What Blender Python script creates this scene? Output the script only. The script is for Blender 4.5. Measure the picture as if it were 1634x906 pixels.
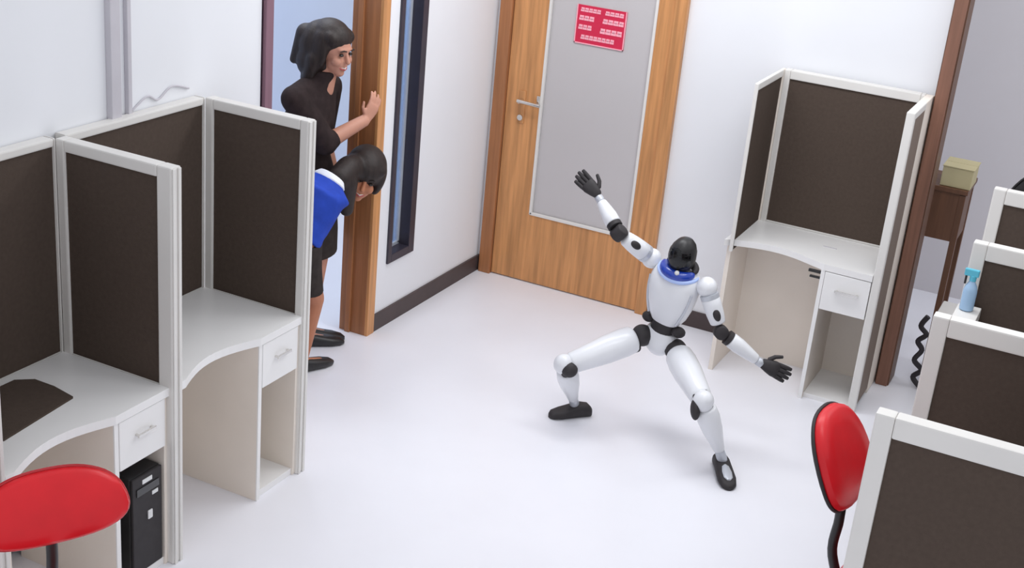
import bpy, bmesh, math, random
from mathutils import Vector, Matrix
random.seed(7)
for o in list(bpy.data.objects): bpy.data.objects.remove(o)
S = bpy.context.scene
COL = S.collection
V = Vector

# ------------------------------------------------------------------ camera
CAM_POS = V((3.373, -6.718, 2.912))
yaw, pit, rol = math.radians(24.98), math.radians(-21.72), math.radians(5.451)
fwd = V((-math.sin(yaw)*math.cos(pit), math.cos(yaw)*math.cos(pit), math.sin(pit)))
rgt = V((math.cos(yaw), math.sin(yaw), 0)); upv = rgt.cross(fwd)
CR = rgt*math.cos(rol) + upv*math.sin(rol)
CU = -rgt*math.sin(rol) + upv*math.cos(rol)
cam = bpy.data.cameras.new('camera'); cam.sensor_fit = 'HORIZONTAL'; cam.sensor_width = 36
cam.lens = 2122.9*36/1634; cam.clip_start = .05
co = bpy.data.objects.new('camera', cam); COL.objects.link(co)
mw = Matrix((CR, CU, -fwd)).transposed().to_4x4(); mw.translation = CAM_POS
co.matrix_world = mw; S.camera = co

# ------------------------------------------------------------------ world, overhead fill lights, exposure
w = bpy.data.worlds.new('world'); S.world = w; w.use_nodes = True
bg = w.node_tree.nodes['Background']; bg.inputs[0].default_value = (.93, .95, 1, 1); bg.inputs[1].default_value = .80
def overhead_fill(x, y, z, sx, sy, power, col=(.97, .98, 1)):
    l = bpy.data.lights.new('overhead_fill', 'AREA'); l.shape = 'RECTANGLE'; l.size = sx; l.size_y = sy
    l.energy = power; l.color = col
    o = bpy.data.objects.new('overhead_fill', l); COL.objects.link(o); o.location = (x, y, z); return o
for lx, ly, pw in ((1.0, -1.25, 20), (2.25, -1.4, 16), (2.7, -2.7, 10), (3.6, .3, 10)):  # unseen overhead lights, placed to brighten the far corner and desks
    overhead_fill(lx, ly, 3.15, 1.2, .6, pw)
overhead_fill(-.75, -1.3, 2.9, .8, 1.2, 22, (.86, .92, 1))      # unseen light added to brighten the room beyond the doorway
vs = S.view_settings; vs.view_transform = 'Standard'; vs.look = 'None'; vs.gamma = 1; vs.exposure = 0.14
vs.use_curve_mapping = False

# ------------------------------------------------------------------ materials
def mat(name, col, rough=.5, spec=.5, metal=0, noise=0, scale=8, stretch=(1, 1, 1), bump=0, bscale=60, coat=0, trans=0, alpha=1):
    m = bpy.data.materials.new(name); m.use_nodes = True
    nt = m.node_tree; b = nt.nodes['Principled BSDF']
    b.inputs['Roughness'].default_value = rough; b.inputs['Metallic'].default_value = metal
    b.inputs['Specular IOR Level'].default_value = spec
    b.inputs['Coat Weight'].default_value = coat; b.inputs['Transmission Weight'].default_value = trans
    b.inputs['Alpha'].default_value = alpha
    b.inputs['Base Color'].default_value = (*col, 1)
    if noise or bump:
        tc = nt.nodes.new('ShaderNodeTexCoord'); mp = nt.nodes.new('ShaderNodeMapping')
        mp.inputs['Scale'].default_value = stretch; nt.links.new(tc.outputs['Object'], mp.inputs['Vector'])
    if noise:
        n = nt.nodes.new('ShaderNodeTexNoise'); n.inputs['Scale'].default_value = scale; n.inputs['Detail'].default_value = 5
        nt.links.new(mp.outputs[0], n.inputs['Vector'])
        r = nt.nodes.new('ShaderNodeValToRGB')
        r.color_ramp.elements[0].position = .3; r.color_ramp.elements[1].position = .7
        r.color_ramp.elements[0].color = (*[c*(1-noise) for c in col], 1)
        r.color_ramp.elements[1].color = (*[min(1, c*(1+noise)) for c in col], 1)
        nt.links.new(n.outputs['Fac'], r.inputs['Fac']); nt.links.new(r.outputs['Color'], b.inputs['Base Color'])
    if bump:
        n2 = nt.nodes.new('ShaderNodeTexNoise'); n2.inputs['Scale'].default_value = bscale; n2.inputs['Detail'].default_value = 4
        nt.links.new(mp.outputs[0], n2.inputs['Vector'])
        bp = nt.nodes.new('ShaderNodeBump'); bp.inputs['Strength'].default_value = bump; bp.inputs['Distance'].default_value = .002
        nt.links.new(n2.outputs['Fac'], bp.inputs['Height']); nt.links.new(bp.outputs[0], b.inputs['Normal'])
    return m
M = dict(
    floor=mat('white floor', (.83, .83, .88), .32, .4, noise=.015, scale=3),
    wall=mat('white wall paint', (.82, .83, .86), .85, .2, noise=.012, scale=2),
    shaded_wall=mat('shaded white wall', (.62, .595, .615), .85, .2, noise=.02, scale=2),  # white wall in weaker light; the shade is put into the grey
    blue_wall=mat('pale blue wall paint', (.62, .70, .86), .85, .2, noise=.02, scale=2),
    wood=mat('honey wood veneer', (.57, .27, .105), .38, .45, noise=.22, scale=5, stretch=(9, 9, .5)),
    wood_edge=mat('reddish wood trim', (.36, .15, .062), .4, .45, noise=.18, scale=5, stretch=(9, 9, .5)),
    wood_dark=mat('dark brown wood', (.13, .058, .03), .45, .4, noise=.2, scale=5, stretch=(9, 9, .5)),
    frosted=mat('frosted glass', (.54, .515, .52), .28, .55, noise=.02, scale=1.5),
    skirting=mat('dark skirting', (.07, .05, .05), .5, .4, noise=.1),
    frame=mat('off white frame', (.74, .72, .69), .42, .45, noise=.02, scale=6),
    walnut=mat('walnut trim', (.22, .105, .07), .45, .4, noise=.18, scale=5, stretch=(9, 9, .5)),
    fabric=mat('dark brown fabric', (.086, .064, .052), .95, .1, noise=.06, scale=60, bump=.4, bscale=300),
    taupe=mat('lit fabric taupe', (.20, .15, .12), .6, .3, noise=.06, stretch=(8, 8, .5)),  # fabric brown lightened in colour for the lit outer face
    lam=mat('white laminate', (.86, .85, .84), .3, .5, noise=.015, scale=5),
    cream=mat('cream board', (.84, .765, .685), .5, .4, noise=.03, scale=4),
    steel=mat('brushed steel', (.75, .73, .70), .25, .5, metal=1, noise=.03),
    black=mat('black plastic', (.018, .017, .018), .4, .5, noise=.15, scale=20),
    black_gloss=mat('glossy black visor', (.010, .010, .012), .08, .6, coat=.5, noise=.05),
    charcoal=mat('charcoal rubber', (.030, .026, .028), .6, .4, noise=.15, scale=30),
    red=mat('red upholstery', (.68, .010, .018), .38, .35, noise=.06, scale=10, coat=.05),
    red_shell=mat('red plastic shell', (.45, .012, .02), .2, .5, noise=.05),
    sign_red=mat('red sign plastic', (.62, .02, .07), .5, .4, noise=.04),
    sign_pink=mat('pink white print', (.95, .42, .5), .5, .3, noise=.04),
    robot=mat('white robot shell', (.78, .79, .82), .28, .5, noise=.015, coat=.2),
    robot_grey=mat('silver robot shell', (.55, .57, .62), .3, .5, metal=.3, noise=.03),
    robot_blue=mat('blue collar', (.012, .05, .40), .2, .5, noise=.06, coat=.4),
    robot_pale=mat('pale blue trim', (.45, .58, .95), .3, .5, noise=.03),
    skin=mat('skin', (.55, .27, .19), .5, .4, noise=.06, scale=12),
    skin2=mat('tanned skin', (.48, .19, .10), .5, .4, noise=.06, scale=12),
    hair=mat('dark brown hair', (.022, .014, .012), .55, .4, noise=.35, scale=14, stretch=(6, 6, .6), bump=.6, bscale=40),
    lips=mat('lips', (.45, .09, .08), .4, .5, noise=.05),
    eye=mat('eye', (.02, .015, .012), .2, .5, noise=.05),
    tooth=mat('teeth white', (.8, .78, .75), .3, .5, noise=.02),
    blacktop=mat('black top cloth', (.030, .020, .020), .9, .2, noise=.2, scale=30, bump=.4, bscale=80),
    skirt=mat('charcoal skirt cloth', (.035, .028, .026), .9, .2, noise=.2, scale=30, bump=.4, bscale=80),
    bluetop=mat('royal blue cloth', (.02, .06, .42), .8, .25, noise=.12, scale=20, bump=.4, bscale=80),
    whitecloth=mat('white cloth', (.8, .82, .88), .8, .2, noise=.03),
    winframe=mat('dark window frame', (.035, .03, .045), .4, .5, noise=.1),
    alu=mat('pale aluminium', (.62, .66, .74), .35, .5, metal=.4, noise=.03),
    glass=mat('blue tinted glass', (.50, .66, .92), .08, .6, trans=.65, noise=.03),
    purple=mat('mauve door edge', (.24, .13, .17), .5, .4, noise=.08, stretch=(6, 6, .5)),
    conduit=mat('grey conduit', (.56, .54, .58), .5, .4, noise=.03),
    carton=mat('cream carton', (.50, .44, .26), .7, .3, noise=.06, scale=6),
    cyan=mat('turquoise plastic', (.12, .55, .72), .3, .5, trans=.1, noise=.05),
    palecyan=mat('pale blue liquid bottle', (.42, .62, .85), .25, .5, trans=.15, noise=.04),
    cable=mat('black cable', (.03, .025, .03), .6, .4, noise=.1),
    tan_cable=mat('tan cable', (.35, .27, .22), .6, .4, noise=.1),
    label=mat('white print', (.75, .75, .75), .5, .4, noise=.02),
)

# ------------------------------------------------------------------ object helpers
def thing(name, label, cat, loc, group=None):
    o = bpy.data.objects.new(name, None); COL.objects.link(o); o.location = loc; o.empty_display_size = .05
    o['label'] = label; o['category'] = cat
    if group: o['group'] = group
    return o
def root_loc(p):
    while p.parent: p = p.parent
    return V(p.location)
def finish(name, bm, m, parent=None, smooth=False, label=None, cat=None, group=None, kind=None):
    bmesh.ops.recalc_face_normals(bm, faces=bm.faces)
    if parent:
        off = root_loc(parent)
    else:
        xs = [v.co for v in bm.verts]
        off = V(((min(v.x for v in xs)+max(v.x for v in xs))/2, (min(v.y for v in xs)+max(v.y for v in xs))/2, min(v.z for v in xs)))
    bmesh.ops.translate(bm, vec=-off, verts=bm.verts)
    me = bpy.data.meshes.new(name); bm.to_mesh(me); bm.free()
    if smooth:
        for p in me.polygons: p.use_smooth = True
        try: me.set_sharp_from_angle(angle=math.radians(40))
        except Exception: pass
    me.materials.append(M[m])
    o = bpy.data.objects.new(name, me); COL.objects.link(o)
    if parent: o.parent = parent
    else: o.location = off
    if label: o['label'] = label
    if cat: o['category'] = cat
    if group: o['group'] = group
    if kind: o['kind'] = kind
    return o
def bx(bm, x0, x1, y0, y1, z0, z1, bev=0):
    r = bmesh.ops.create_cube(bm, size=1)
    for v in r['verts']:
        v.co = V(((x0+x1)/2+v.co.x*(x1-x0), (y0+y1)/2+v.co.y*(y1-y0), (z0+z1)/2+v.co.z*(z1-z0)))
    if bev:
        es = list({e for v in r['verts'] for e in v.link_edges})
        bmesh.ops.bevel(bm, geom=es, offset=bev, segments=2, affect='EDGES', profile=.6)
def boxes(name, lst, m, parent=None, bev=.003, **k):
    bm = bmesh.new()
    for b in lst: bx(bm, *b, bev=bev)
    return finish(name, bm, m, parent, **k)
def box(name, x0, x1, y0, y1, z0, z1, m, parent=None, bev=.003, **k):
    return boxes(name, [(x0, x1, y0, y1, z0, z1)], m, parent, bev, **k)
def prism(name, poly, z0, z1, m, parent=None, bev=0, **k):
    bm = bmesh.new()
    a = [bm.verts.new((x, y, z0)) for x, y in poly]; b = [bm.verts.new((x, y, z1)) for x, y in poly]
    bm.faces.new(a); bm.faces.new(list(reversed(b))); n = len(poly)
    for i in range(n): bm.faces.new((a[i], a[(i+1) % n], b[(i+1) % n], b[i]))
    if bev: bmesh.ops.bevel(bm, geom=list(bm.edges), offset=bev, segments=1, affect='EDGES')
    return finish(name, bm, m, parent, **k)
def ring(c, X, Y, n=20, e=2.0):
    out = []
    for i in range(n):
        a = 2*math.pi*i/n; ca, sa = math.cos(a), math.sin(a)
        out.append(V(c) + V(X)*math.copysign(abs(ca)**(2/e), ca) + V(Y)*math.copysign(abs(sa)**(2/e), sa))
    return out
def loft_into(bm, rings, close=False):
    R = [[bm.verts.new(p) for p in r] for r in rings]; n = len(R[0])
    for a, b in zip(R, R[1:]):
        for i in range(n): bm.faces.new((a[i], a[(i+1) % n], b[(i+1) % n], b[i]))
    if close:
        a, b = R[-1], R[0]
        for i in range(n): bm.faces.new((a[i], a[(i+1) % n], b[(i+1) % n], b[i]))
    else:
        bm.faces.new(list(reversed(R[0]))); bm.faces.new(R[-1])
def loft(name, rings, m, parent=None, close=False, **k):
    bm = bmesh.new(); loft_into(bm, rings, close)
    k.setdefault('smooth', True)
    return finish(name, bm, m, parent, **k)
def axes(d, hint):
    d = V(d).normalized(); x = (V(hint) - d*V(hint).dot(d))
    if x.length < 1e-4: x = d.orthogonal()
    x.normalize(); return x, d.cross(x)
def limb_rings(a, b, prof, hint=(0, 0, 1), n=20, e=2.0):
    a, b = V(a), V(b); x, y = axes(b-a, hint)
    return [ring(a+(b-a)*t, x*r1, y*r2, n, e) for t, r1, r2 in prof]
def limb(name, a, b, prof, m, parent, hint=(0, 0, 1), n=20, e=2.0, **k):
    return loft(name, limb_rings(a, b, prof, hint, n, e), m, parent, **k)
def round_prof(r0, r1, cap=.06, k=1.0, steps=4, mid=()):
    # rounded-end tapering profile
    p = []
    for i in range(steps+1):
        a = math.pi/2*i/steps; p.append((cap*(1-math.cos(a)), max(.02, math.sin(a))*r0))
    for t, r in mid: p.append((t, r))
    for i in range(steps+1):
        a = math.pi/2*(1-i/steps); p.append((1-cap*(1-math.cos(a)), max(.02, math.sin(a))*r1))
    return [(t, r, r*k) for t, r in p]
def tube_into(bm, pts, rad, n=10):
    pts = [V(p) for p in pts]
    if not hasattr(rad, '__len__'): rad = [rad]*len(pts)
    hint = V((0, 0, 1)); rings = []
    d0 = (pts[1]-pts[0]).normalized()
    if abs(d0.z) > .9: hint = V((1, 0, 0))
    for i, p in enumerate(pts):
        d = (pts[min(i+1, len(pts)-1)] - pts[max(i-1, 0)]).normalized()
        x, y = axes(d, hint); hint = x
        rings.append(ring(p, x*rad[i], y*rad[i], n))
    loft_into(bm, rings)
def tube(name, pts, rad, m, parent=None, n=10, **k):
    bm = bmesh.new(); tube_into(bm, pts, rad, n); k.setdefault('smooth', True)
    return finish(name, bm, m, parent, **k)
def spline(pts, steps=6):
    pts = [V(p) for p in pts]; out = []
    for i in range(len(pts)-1):
        p0, p1, p2, p3 = pts[max(i-1, 0)], pts[i], pts[i+1], pts[min(i+2, len(pts)-1)]
        for s in range(steps):
            t = s/steps
            out.append(.5*((2*p1)+(p2-p0)*t+(2*p0-5*p1+4*p2-p3)*t*t+(3*p1-p0-3*p2+p3)*t**3))
    out.append(pts[-1]); return out
def ball_into(bm, c, rx, ry, rz, rot=None, n=16):
    r = bmesh.ops.create_uvsphere(bm, u_segments=n, v_segments=n//2+2, radius=1)
    R = rot or Matrix.Identity(3)
    for v in r['verts']: v.co = V(c) + R @ V((v.co.x*rx, v.co.y*ry, v.co.z*rz))
def ball(name, c, rx, ry, rz, m, parent=None, rot=None, n=20, **k):
    bm = bmesh.new(); ball_into(bm, c, rx, ry, rz, rot, n); k.setdefault('smooth', True)
    return finish(name, bm, m, parent, **k)
def remeshed(bm, voxel, smooth=6, fac=.5):
    me = bpy.data.meshes.new('tmp'); bm.to_mesh(me); bm.free()
    o = bpy.data.objects.new('tmp', me); COL.objects.link(o)
    r = o.modifiers.new('r', 'REMESH'); r.mode = 'VOXEL'; r.voxel_size = voxel
    s = o.modifiers.new('s', 'SMOOTH'); s.factor = fac; s.iterations = smooth
    dg = bpy.context.evaluated_depsgraph_get(); ev = o.evaluated_get(dg)
    m2 = bpy.data.meshes.new_from_object(ev); out = bmesh.new(); out.from_mesh(m2)
    bpy.data.objects.remove(o); bpy.data.meshes.remove(me); bpy.data.meshes.remove(m2)
    return out

# ------------------------------------------------------------------ room shell
ST = dict(kind='structure')
WH = 3.0
box('floor', -1.5, 6.5, -7.6, 1.6, -.05, 0, 'floor', bev=0, **ST)
J1, J2, WT = -1.243, -2.14, .146        # doorway jambs, wall thickness
W1, W2, WZ = -1.073, -.808, .351        # slim window
boxes('wall_left', [(-WT, 0, -7.6, J2-.05, 0, WH), (-WT, 0, J2-.05, J1+.05, 2.15, WH), (-WT, 0, J1+.04, W1, 0, WH),
      (-WT, 0, W1, W2, 0, WZ), (-WT, 0, W1, W2, 2.3, WH), (-WT, 0, W2, 0, 0, WH)], 'wall', bev=0, **ST)
DL, DR = .025, 1.115
boxes('wall_far', [(-WT, DL, 0, .12, 0, WH), (DL, DR, 0, .12, 2.2, WH), (DR, 2.44, 0, .07, 0, WH)], 'wall', bev=0, **ST)
box('wall_back', 1.6, 6.5, 1.5, 1.6, 0, WH, 'shaded_wall', bev=0, **ST)
box('wall_outer', -1.5, -1.42, -4.2, 1.6, 0, WH, 'blue_wall', bev=0, **ST)
box('baseboard_left', 0, .014, J1+.045, -.0, 0, .095, 'skirting', **ST)
box('baseboard_far', DR+.0, 1.6, -.014, 0, 0, .095, 'skirting', **ST)
# doorway trim (women peer round it)
t = bpy.data.objects.new('trim_1', None); COL.objects.link(t); t['kind'] = 'structure'; t.location = (0, J1, 0)
box('jamb', -WT-.01, .0, J1-.012, J1+.012, 0, 2.15, 'wood_edge', t)
box('architrave', .0, .018, J1-.012, J1+.055, 0, 2.2, 'wood', t)
box('door_stop', -WT+.03, -WT+.06, J1-.026, J1-.012, 0, 2.13, 'wood_edge', t)
box('jamb', -WT-.01, .0, J2-.012, J2+.012, 0, 2.15, 'purple', t)
box('architrave', .0, .018, J2-.04, J2+.012, 0, 2.2, 'purple', t)
box('head_jamb', -WT-.01, .018, J2, J1, 2.13, 2.2, 'wood_edge', t)
# wooden pillar that ends the far wall
t = bpy.data.objects.new('trim_2', None); COL.objects.link(t); t['kind'] = 'structure'; t.location = (2.5, 0, 0)
box('casing', 2.440, 2.512, -.085, .07, 0, WH, 'wood_dark', t)
box('casing_front', 2.446, 2.506, -.100, -.085, 0, WH, 'walnut', t)
# slim window in the left wall
t = bpy.data.objects.new('window_1', None); COL.objects.link(t); t['kind'] = 'structure'; t.location = (0, (W1+W2)/2, WZ)
fx0, fx1 = -.10, .012
box('window_frame', fx0, fx1, W1, W1+.035, WZ, 2.3, 'winframe', t)
box('window_frame', fx0, fx1, W2-.055, W2, WZ, 2.3, 'winframe', t)
box('window_frame', fx0, fx1, W1+.035, W2-.055, WZ, WZ+.045, 'winframe', t)
box('mullion', -.07, -.045, (W1+W2)/2-.035, (W1+W2)/2-.012, WZ+.06, 2.3, 'alu', t)
box('sash', -.08, -.05, W2-.075, W2-.055, WZ+.05, 2.3, 'alu', t)
box('sash', -.08, -.05, W1+.035, W2-.055, WZ+.045, WZ+.065, 'alu', t)
box('pane', -.068, -.062, W1+.03, W2-.05, WZ+.04, 2.3, 'glass', t)
# door in the far wall
t = bpy.data.objects.new('door_1', None); COL.objects.link(t); t['kind'] = 'structure'; t.location = (.57, 0, 0)
box('door_frame', DL, .10, -.035, .1, 0, 2.2, 'wood_edge', t)
box('door_frame', 1.045, DR, -.035, .1, 0, 2.2, 'wood', t)
box('door_frame', .10, 1.045, -.035, .1, 2.12, 2.2, 'wood', t)
LX0, LX1, GX0, GX1, GZ = .103, 1.042, .32, .945, .425
GT = 1.95
box('door_leaf', LX0, GX0, -.012, .03, .008, 2.115, 'wood', t, bev=.001)
box('door_leaf', GX1, LX1, -.012, .03, .008, 2.115, 'wood', t, bev=.001)
box('door_leaf', GX0, GX1, -.012, .03, .008, GZ, 'wood', t, bev=.001)
box('door_leaf', GX0, GX1, -.012, .03, GT, 2.115, 'wood', t, bev=.001)
boxes('glazing_bead', [(GX0-.004, GX0+.012, -.018, .0, GZ, GT), (GX1-.012, GX1+.004, -.018, .0, GZ, GT), (GX0, GX1, -.018, .0, GZ-.004, GZ+.012)], 'frame', t, bev=.002)
box('pane', GX0, GX1, .004, .012, GZ, GT, 'frosted', t, bev=0)
h = box('lock_plate', .185, .225, -.018, -.012, .95, 1.14, 'wood', t, bev=.003)
bm = bmesh.new(); tube_into(bm, [(.205, -.012, 1.085), (.205, -.06, 1.085)], .013); tube_into(bm, [(.195, -.058, 1.087), (.25, -.06, 1.085), (.335, -.058, 1.08)], [.012, .011, .010])
finish('handle', bm, 'steel', t, smooth=True)
bm = bmesh.new(); tube_into(bm, [(.205, -.012, .985), (.205, -.03, .985)], .017, 14); finish('lock_cylinder', bm, 'steel', t, smooth=True)
box('hinge_plate', .300, .318, -.03, -.012, 1.08, 1.13, 'steel', t, bev=.004)

# cable trunking down the left wall
t = thing('cable_trunking', 'pale grey cable trunking running down the left wall to a socket box', 'trunking', (.02, -3.05, 1.5))
box('duct', 0, .028, -3.11, -3.06, 1.52, WH, 'conduit', t)
box('duct_strip', 0, .02, -3.015, -2.995, 1.52, WH, 'conduit', t)
box('socket_box', 0, .03, -3.115, -3.05, 1.42, 1.50, 'conduit', t)

# ------------------------------------------------------------------ partition panels
TH = .05
def panel_y(label, x0, x1, y, H, fab_z0, group, fab_back=True, lower='cream', name='partition_panel', post=.038, post2=None, rail=.042):
    """panel standing across x (faces -y and +y) with its near face at y"""
    t = thing(name, label, 'partition', ((x0+x1)/2, y+TH/2, 0), group)
    y1 = y+TH; post2 = post2 or post
    for a, b in ((x0, x0+post), (x1-post2, x1)):
        boxes('post', [(a, b, y, y1, 0, H)], 'frame', t, bev=.006)
    # groove strip on the front end
    box('top_rail', x0+post, x1-post2, y, y1, H-rail, H, 'frame', t, bev=.006)
    box('middle_rail', x0+post, x1-post2, y+.004, y1-.004, fab_z0-.03, fab_z0, 'frame', t)
    box('fabric_panel', x0+post, x1-post2, y+.010, y1-.010, fab_z0, H-rail, 'fabric', t, bev=0)
    if fab_z0 > .2: box('lower_board', x0+post, x1-post2, y+.012, y1-.012, .02, fab_z0-.03, lower, t, bev=0)
    return t
def panel_x(label, y0, y1, x, H, fab_z0, group, lower='cream', post=.038, name='partition_panel'):
    """panel standing along y, its room face at x"""
    t = thing(name, label, 'partition', (x-TH/2, (y0+y1)/2, 0), group)
    x0 = x-TH
    for a, b in ((y0, y0+post), (y1-post, y1)):
        box('post', x0, x, a, b, 0, H, 'frame', t, bev=.006)
    box('top_rail', x0, x, y0+post, y1-post, H-.03, H, 'frame', t, bev=.006)
    box('middle_rail', x0+.004, x-.004, y0+post, y1-post, fab_z0-.03, fab_z0, 'frame', t)
    box('fabric_panel', x0+.010, x-.010, y0+post, y1-post, fab_z0, H-.03, 'fabric', t, bev=0)
    if fab_z0 > .2: box('lower_board', x0+.012, x-.012, y0+post, y1-post, .02, fab_z0-.03, lower, t, bev=0)
    return t
HT, DZ = 1.541, .73
YA, YB, XB, XF = -3.422, -2.622, .055, .549
YZ = YA-.80
G1 = 'partitions of the left cubicle row'
pa = panel_y('dark panel between the two left desks, beside the black computer tower', XB, XF+.014, YA, HT, DZ, G1, post2=.062)
pb = panel_y('dark panel at the far end of the left desk row, in front of the two women', XB, XF, YB, HT, DZ, G1)
pz = panel_y('white edged panel cut by the left border, behind the near red chair', XB, XF, YZ, HT, DZ, G1)
panel_x('back panel on the left wall behind the desk with the black mat', YZ+TH, YA, XB, HT, DZ, G1, post=.006)
panel_x('back panel on the left wall below the cable trunking, behind the empty desk', YA+TH, YB, XB, HT, DZ, G1, post=.006)
# grooved end caps on the front posts
for t_, y in ((pa, YA), (pb, YB), (pz, YZ)):
    xe = XF+.014 if t_ is pa else XF
    boxes('end_strip', [(xe, xe+.006, y+.004, y+.018, 0, HT-.004), (xe, xe+.006, y+.032, y+.046, 0, HT-.004)], 'frame', t_, bev=.002)

# ------------------------------------------------------------------ desks
def desk_left(label, y0, y1, yp):
    """desk between panels y0..y1 (room side +x), drawer pedestal from yp to y1"""
    t = thing('cubicle_desk', label, 'desk', (.3, (y0+y1)/2, 0), 'desks of the left cubicle row')
    xf = .547
    N = 14; curve = []
    for i in range(N+1):
        u = i/N; y = yp-.01 + (y0-(yp-.01))*u
        x = xf - .062*math.sin(math.pi*min(1, u*1.05))**1.0*(1 if u < .95 else .6) + .01*u
        curve.append((x, y))
    curve[-1] = (xf+.004, y0)
    poly = [(XB, y0), (XB, y1), (xf, y1)] + curve
    prism('desktop', poly, DZ-.032, DZ, 'lam', t)
    box('back_board', XB+.002, XB+.02, y0, yp, .05, DZ-.032, 'cream', t, bev=0)
    box('divider', XB+.02, xf-.012, yp-.012, yp+.008, 0, DZ-.032, 'cream', t, bev=.001)
    box('edge_strip', xf-.012, xf-.006, yp-.012, yp+.008, 0, DZ-.032, 'lam', t, bev=.001)
    box('end_board', XB+.02, xf-.01, y0, y0+.018, 0, DZ-.032, 'cream', t, bev=.001)
    box('end_board', XB+.02, xf-.012, y1-.014, y1, 0, DZ-.032, 'cream', t, bev=.001)
    d = box('drawer', .12, xf-.004, yp+.010, y1-.016, .505, DZ-.036, 'lam', t, bev=.003)
    c = (yp+y1)/2+.0
    hd = boxes('handle', [(xf-.004, xf+.014, c-.042, c-.034, .612, .62), (xf-.004, xf+.014, c+.034, c+.042, .612, .62), (xf+.010, xf+.017, c-.045, c+.045, .61, .622)], 'steel', d, bev=.001)
    box('pedestal_back', .13, .145, yp+.008, y1-.014, .03, .505, 'cream', t, bev=0)
    box('base_shelf', .13, xf-.02, yp+.008, y1-.014, 0, .03, 'lam', t, bev=.001)
    return t
desk_left('white desk with curved front and empty kneehole, between the two dark left panels', YA+TH, YB, YB-.257)
desk_left('white desk at the left border with a black mat on it and tower below', YZ+TH, YA, YA-.257)

# computer tower under the near desk
t = thing('computer_tower', 'black computer tower standing under the near left desk drawer', 'computer', (.40, -3.53, .03))
ty0, ty1 = -3.60, -3.445; tz0, tz1 = .032, .43
box('tower_case', .20, .52, ty0, ty1, tz0, tz1, 'black', t, bev=.006)
f = box('front_panel', .52, .532, ty0+.002, ty1-.002, tz0+.002, tz1-.002, 'charcoal', t, bev=.004)
box('drive_bay', .532, .536, ty0+.02, ty1-.02, tz1-.075, tz1-.045, 'black_gloss', t, bev=.001)
boxes('sticker', [(.532, .535, ty0+.05, ty0+.10, tz1-.035, tz1-.018)], 'label', t, bev=.001)
boxes('badge', [(.532, .535, ty1-.055, ty1-.025, tz1-.10, tz1-.085)], 'label', t, bev=.001)
boxes('power_button', [(.532, .538, ty0+.075, ty0+.098, tz1-.19, tz1-.155)], 'label', t, bev=.003)
boxes('vent_slot', [(.3, .38, ty0-.002, ty0, tz1-.11-.02*i, tz1-.10-.02*i) for i in range(4)], 'charcoal', t, bev=0)
# dark mat on near desk
bm = bmesh.new()
poly = [(.10, -3.70), (.15, -3.655), (.24, -3.655), (.345, -3.675), (.385, -4.02), (.10, -4.02)]
prism('desk_mat', poly, DZ, DZ+.008, 'fabric', label='black flat mat lying on the desk at the left border', cat='mat')
# thin tan cord under empty desk
pts = spline([(.30, -3.36, .005), (.34, -3.33, .06), (.37, -3.345, .14), (.33, -3.34, .18), (.30, -3.34, .12), (.36, -3.335, .03), (.42, -3.33, .006)], 6)
tube('power_cord', pts, .005, 'tan_cable', label='thin tan cord curled on the floor under the empty left desk', cat='cord', n=6)
# loose cable on the partition top
tube('thin_cable', spline([(.004, -2.98, 1.545), (.006, -2.9, 1.585), (.006, -2.84, 1.562), (.006, -2.76, 1.60), (.006, -2.66, 1.575)], 6), .004, 'conduit',
     label='thin grey cable along the left wall above the far back panel', cat='cable', n=6)

# ------------------------------------------------------------------ cubicle on the far wall
C1, C2, YFc, YBc = 1.65, 2.431, -.53, -.03
G2 = 'partitions of the cubicle by the door'
def cub_side(label, x, z0, H, pw=.035, tw=.04, bp=.06):
    t = thing('partition_panel', label, 'partition', (x+TH/2, (YFc+YBc)/2, 0), G2)
    x1 = x+tw
    box('post', x, x1, YFc, YFc+pw, 0 if z0 == 0 else z0, H, 'frame', t, bev=.005)
    box('post', x, x1, YBc-bp, YBc-.02, 0, H, 'cream', t, bev=.005)
    if bp > .1: box('lit_outer_face', x1-.008, x1-.003, YFc+pw, YBc-bp, .03, H-.035, 'taupe', t, bev=0)  # added sheet, coloured lighter as the lit outside of the fabric
    box('top_rail', x, x1, YFc+pw, YBc-bp, H-.035, H, 'frame', t, bev=.005)
    box('fabric_panel', x+.008, x1-.008, YFc+pw, YBc-bp, max(z0, .03), H-.035, 'fabric', t, bev=0)
    return t
HC = 1.543
cub_side('narrow dark panel on the left of the cubicle beside the door', C1+.02, DZ-.05, HC, .012, .02)
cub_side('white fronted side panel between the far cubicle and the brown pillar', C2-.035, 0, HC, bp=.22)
t = thing('partition_panel', 'large dark back panel of the cubicle standing by the door', 'partition', ((C1+C2)/2, YBc-.03, 0), G2)
xa, xb_ = C1+.04, C2-.035
box('post', xa, xa+.032, YBc-.055, YBc, 0, HC, 'frame', t, bev=.005)
box('post', xb_-.02, xb_, YBc-.055, YBc, 0, HC, 'frame', t, bev=.005)
box('top_rail', xa+.032, xb_-.02, YBc-.055, YBc, HC-.045, HC, 'frame', t, bev=.005)
box('middle_rail', xa+.032, xb_-.02, YBc-.05, YBc, DZ-.03, DZ+.01, 'frame', t)
box('fabric_panel', xa+.032, xb_-.02, YBc-.045, YBc-.01, DZ+.01, HC-.045, 'fabric', t, bev=0)
box('lower_board', xa+.032, xb_-.02, YBc-.04, YBc-.01, .02, DZ-.03, 'cream', t, bev=0)
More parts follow.
